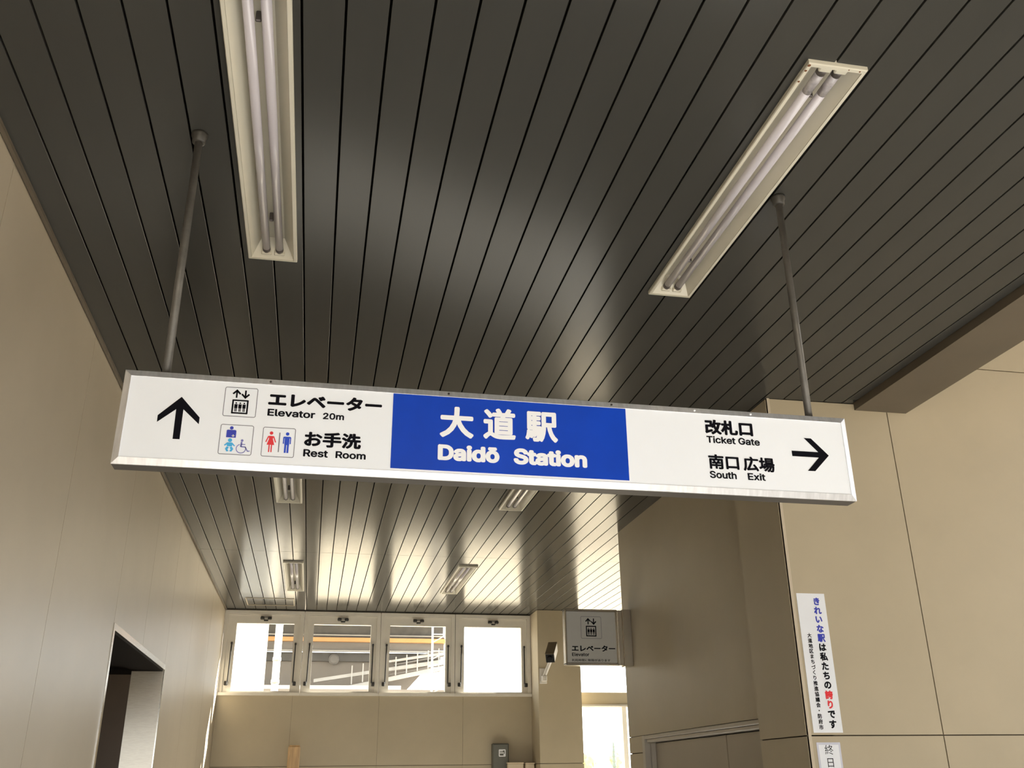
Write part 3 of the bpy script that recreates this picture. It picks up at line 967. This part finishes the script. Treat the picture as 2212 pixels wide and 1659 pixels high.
# ------------------------------------------------------------------ security camera on the pier
cam = empty('security_camera', (2.262, PY, 1.05 + EYE), label='small box security camera tilted down on the pier beside the windows', category='camera')
d = Vector((-0.34, -0.80, -0.55)).normalized()           # where the lens looks
front = Vector((0.010, -0.290, 0.075))
Q = d.to_track_quat('-Z', 'Y').to_matrix().to_4x4()
CM = Matrix.Translation(front) @ Q
MB().bbox(-0.043, 0.043, -0.045, 0.045, 0.0, 0.24, 0.004, CM).obj('housing', 'cam_body', cam)
MB().bbox(-0.046, 0.046, 0.046, 0.051, -0.02, 0.25, 0.002, CM).obj('sun_hood', 'cam_brown', cam)
k = MB()
k.bbox(-0.043, 0.043, -0.045, 0.045, -0.012, 0.001, 0.003, CM)
fo = k.obj('front_plate', 'lens_black', cam)
MB().lathe([(0.026, 0.0), (0.026, 0.012), (0.020, 0.014)], 18, CM @ Matrix.Rotation(math.pi, 4, 'X') @ Matrix.Translation((0, 0, 0.010))).obj('lens', 'lens_black', fo, smooth=True)
k = MB()
back = CM @ Vector((0, -0.045, 0.15))
k.tube(back, (0.0, -0.045, -0.085), 0.018, 12)
k.obj('mount_arm', 'cam_body', cam)
MB().bbox(-0.022, 0.022, -0.085, -0.008, -0.125, -0.070, 0.004).obj('mount_knuckle', 'cam_body', cam)
MB().bbox(-0.038, 0.038, -0.010, 0.0, -0.145, 0.005, 0.003).obj('wall_plate', 'cam_body', cam)

# ------------------------------------------------------------------ things against the far wall
pw = empty('wooden_post', (-0.150, 9.90, 0), label='light wooden post standing against the far wall under the windows', category='post')
k = MB()
k.bbox(-0.056, 0.056, -0.05, 0.05, 0.0, 0.338 + EYE, 0.012)
k.obj('shaft', 'wood', pw)
k = MB()
k.bbox(-0.050, 0.050, -0.045, 0.045, 0.336 + EYE, 0.343 + EYE, 0.003)
k.obj('cap', 'wood', pw)
gb = empty('grey_box', (1.873, YF, 0.23 + EYE), label='dark grey wall box with a small white mark, below the fourth window', category='box')
MB().bbox(-0.083, 0.083, -0.075, 0.0, -0.125, 0.123, 0.006).obj('body', 'grey_box', gb)
MB().bbox(-0.076, 0.076, -0.082, -0.074, -0.118, 0.116, 0.004).obj('door', 'grey_box', gb)
k = MB()
BM = WM @ Matrix.Translation((0, 0, 0.0822))
rring(k, -0.022, 0.048, 0.000, 0.068, 0.008, 0.010, BM)
rect(k, -0.012, 0.030, 0.030, 0.040, BM)
rect(k, -0.012, 0.020, 0.048, 0.056, BM)
rect(k, 0.026, 0.040, 0.010, 0.026, BM)
k.obj('white_mark', 'ink_white', gb)
for x0, x1, zt, lab in ((1.925, 2.085, 0.176, 'cream panel edge showing just right below the dark grey wall box'), (2.105, 2.195, 0.172, 'small cream panel edge between the pier and the wider cream one')):
    cb = empty('cream_board', ((x0 + x1) / 2, 9.93, 0), label=lab, category='board')
    k = MB()
    k.bbox(-(x1 - x0) / 2, (x1 - x0) / 2, -0.03, 0.03, 0.9, zt - 0.012 + EYE, 0.006)
    k.obj('face', 'cream_plastic', cb)
    k = MB()
    k.bbox(-(x1 - x0) / 2 - 0.004, (x1 - x0) / 2 + 0.004, -0.036, 0.036, zt - 0.013 + EYE, zt + EYE, 0.004)
    k.obj('top_rail', 'cream_plastic', cb)
    for sx in (-1, 1):
        MB().box(sx * (x1 - x0) * 0.35 - 0.012, sx * (x1 - x0) * 0.35 + 0.012, -0.02, 0.02, 0.0, 0.9).obj('leg', 'cream_plastic', cb)

# ------------------------------------------------------------------ outside the far windows
co = empty('concrete_column', (-0.90, 12.75, 0), label='broad white concrete column outside the first window', category='column')
MB().bbox(-0.55, 0.262, -0.25, 0.35, 0.0, 5.2, 0.01).obj('shaft', 'concrete_white', co)
MB().bbox(-0.60, 0.300, -0.30, 0.40, -0.05, 0.25, 0.01).obj('plinth', 'concrete_white', co)
dp = empty('drain_pipe', (-0.468, 12.2, 0), label='pale vertical drainpipe beside the concrete column outside', category='pipe')
k = MB()
k.tube((0, 0, -0.06), (0, 0, 5.0), 0.044, 20)
k.obj('pipe', 'pipe_pvc', dp, smooth=True)
for z in (1.40 + EYE, 1.14 + EYE):
    k = MB()
    k.tube((0, 0, z - 0.02), (0, 0, z + 0.02), 0.051, 20)
    k.obj('pipe_collar', 'pipe_pvc', dp, smooth=True)

# platform building with a stair: soffit, beams, fascia
pb = empty('platform_building', (0.3, 16.0, 0), label='grey platform building with an orange band seen through the windows', category='building')
def pbox(name, m, x0, x1, y0, y1, z0, z1):
    return box(name, m, pb, x0, x1, y0, y1, z0, z1)
k = MB()
k.prism([(-4.0, 1.29 + EYE), (1.38, 1.29 + EYE), (2.02, 1.98 + EYE), (-4.0, 1.98 + EYE)], 0.25, local(pb) @ Matrix.Translation((0, 16.5, 0)) @ Matrix.Rotation(math.pi / 2, 4, 'X'))
k.obj('back_wall', 'wall_grey', pb)
for x in (-3.6, -0.9, 1.9):
    pbox('post', 'white_steel', x - 0.09, x + 0.09, 16.0, 16.18, G - 0.06, 1.29)
pbox('floor_slab', 'wall_grey', -4.0, 2.10, 14.9, 16.6, 1.20, 1.29)
pbox('canopy_soffit', 'soffit_grey', -4.0, 2.15, 14.9, 16.5, 2.50, 2.62)
pbox('roof', 'roof_outer', -4.0, 2.3, 13.4, 17.5, 2.62, 2.80)
pbox('upper_band', 'dark_grey', -4.0, 2.05, 16.10, 16.26, 2.24, 2.50)
pbox('light_strip', 'white_steel', -4.0, 2.05, 16.04, 16.12, 2.222, 2.242)
pbox('middle_band', 'dark_grey', -4.0, 2.07, 16.06, 16.2, 2.186, 2.222)
pbox('orange_band', 'orange_paint', -4.0, 2.25, 15.98, 16.2, 2.122, 2.186)
pbox('fascia', 'soffit_grey', -4.0, 2.06, 16.06, 16.25, 1.992, 2.122)
pbox('light_strip', 'white_steel', -4.0, 2.03, 16.02, 16.1, 1.972, 1.992)
pbox('recess_band', 'dark_grey', -4.0, 2.02, 16.18, 16.26, 1.836, 1.972)
k = MB()
k.lathe([(0.085, 0.0), (0.085, 0.03), (0.06, 0.05)], 16, local(pb) @ Matrix.Translation((0.28, 16.19, 1.865 + EYE)) @ Matrix.Rotation(math.pi / 2, 4, 'X'))
k.obj('bulkhead_lamp', 'soffit_grey', pb)
def stringer(name, m, x0, z0, x1, z1, th, y=15.6):
    dx, dz = x1 - x0, z1 - z0
    k = MB()
    vs = []
    for (x, z) in ((x0, z0), (x1, z1)):
        for yy in (y, y + 0.10):
            vs += [(x, yy, z - th / 2 + EYE), (x, yy, z + th / 2 + EYE)]
    k.add(vs, [(0, 1, 3, 2), (4, 6, 7, 5), (0, 4, 5, 1), (2, 3, 7, 6), (1, 5, 7, 3), (0, 2, 6, 4)], local(pb))
    return k.obj(name, m, pb)
stringer('stair_stringer', 'white_steel', -0.02, 1.475, 2.05, 1.80, 0.05)
stringer('stair_stringer', 'white_steel', 0.44, 1.36, 2.05, 1.70, 0.06)
stringer('stair_rail', 'white_steel', 0.9, 1.74, 2.05, 1.92, 0.03)
for i in range(5):                     # slanted roof purlins seen behind the stair
    stringer('purlin', 'soffit_grey', 0.95 + i * 0.1, 1.50 + i * 0.09, 2.06, 1.70 + i * 0.075, 0.022, 16.0)
for i in range(9):
    x = 0.55 + i * 0.17
    z = 1.40 + (x - 0.44) * 0.205
    box('baluster', 'white_steel', pb, x, x + 0.018, 15.55, 15.575, z, z + 0.28)
pbox('landing', 'concrete_white', -1.2, 1.3, 15.2, 15.7, 1.292, 1.372)
sc = empty('pale_lattice_mast', (1.63, 13.15, 0), label='pale lattice mast in front of the platform building', category='mast')
MS = Matrix.Identity(4)
for sx in (-0.10, 0.10):
    k = MB()
    k.tube((sx, 0, -0.06), (sx, 0, 4.3), 0.014, 8)
    k.obj('upright', 'white_steel', sc)
for i in range(14):
    k = MB()
    z = 2.7 + i * 0.11
    k.tube((-0.10, 0, z), (0.10, 0, z + (0.11 if i % 2 else 0)), 0.008, 6)
    k.obj('brace', 'white_steel', sc)

# ------------------------------------------------------------------ outside the exit door (far away)
bp_ = empty('blue_pole', (17.86, 60, 0), label='pale blue pole seen through the exit glass', category='pole')
k = MB(); k.tube((0, 0, -0.06), (0, 0, 5.4), 0.13, 14)
k.obj('shaft', 'pole_blue', bp_, smooth=True)
k = MB(); k.lathe([(0.13, 5.4), (0.15, 5.42), (0.06, 5.5)], 14)
k.obj('cap', 'pole_blue', bp_)
cf = empty('slim_conifer', (17.7, 58, 0), label='slim dark conifer in front of the pale blue pole', category='tree')
k = MB()
prof = [(0.05, 1.8)]
for i in range(7):
    prof += [(0.17 - i * 0.016, 1.95 + i * 0.27), (0.11 - i * 0.012, 2.14 + i * 0.27)]
prof.append((0.01, 3.9))
k.lathe(prof, 12)
k.obj('crown', 'leaf_dark', cf)
k = MB(); k.tube((0, 0, -0.06), (0, 0, 1.9), 0.06, 10)
k.obj('trunk', 'trunk', cf)
for nm, x, top, r, lab in (('thin_pole', 17.05, 5.05, 0.04, 'thin grey pole left of the pale blue pole'), ('thin_pole', 18.38, 5.05, 0.04, 'thin grey pole right of the pale blue pole')):
    q = empty(nm, (x, 60, 0), label=lab, category='pole')
    k = MB(); k.tube((0, 0, -0.06), (0, 0, top), r, 10)
    k.obj('shaft', 'pipe_pvc', q, smooth=True)
    k = MB(); k.box(-0.25, 0.25, -0.04, 0.04, top - 0.3, top - 0.24)
    k.obj('cross_arm', 'pipe_pvc', q)
rh = empty('red_house', (16.4, 64, 0), label='small reddish house seen at the left of the exit glass', category='house')
k = MB(); k.box(-0.8, 0.95, -1, 1, -0.06, 3.2)
k.obj('wall', 'red_wall', rh)
k = MB(); k.prism([(-1.0, 0), (1.15, 0), (0.08, 0.35)], 2.4, Matrix.Translation((0, 1.2, 3.2)) @ Matrix.Rotation(math.pi / 2, 4, 'X'))
k.obj('roof', 'red_wall', rh)
def blob_tree(x, y, h, r, lab):
    q = empty('garden_tree', (x, y, 0), label=lab, category='tree')
    rnd = random.Random(int(x * 100))
    bm = bmesh.new()
    bmesh.ops.create_icosphere(bm, subdivisions=3, radius=1)
    for v in bm.verts:
        s = 1 + 0.22 * math.sin(5 * v.co.x + x) * math.cos(6 * v.co.z + y) + rnd.uniform(-0.12, 0.12)
        v.co = Vector((v.co.x * r * s, v.co.y * r * s, h - r * 1.2 + v.co.z * r * 1.25 * s))
    me = bpy.data.meshes.new('crown')
    bm.to_mesh(me)
    bm.free()
    me.materials.append(MATS['leaf_yellow'])
    link(me, 'crown', q)
    k = MB(); k.tube((0, 0, -0.06), (0, 0, h - r * 1.2), 0.08, 8)
    k.obj('trunk', 'trunk', q)
blob_tree(17.2, 62, 3.35, 0.5, 'yellow-green tree between the reddish house and the blue pole')
blob_tree(18.25, 66, 2.95, 0.42, 'pale green tree right of the slim conifer')
blob_tree(19.0, 62, 3.4, 0.38, 'yellow tree nearest the exit door frame')
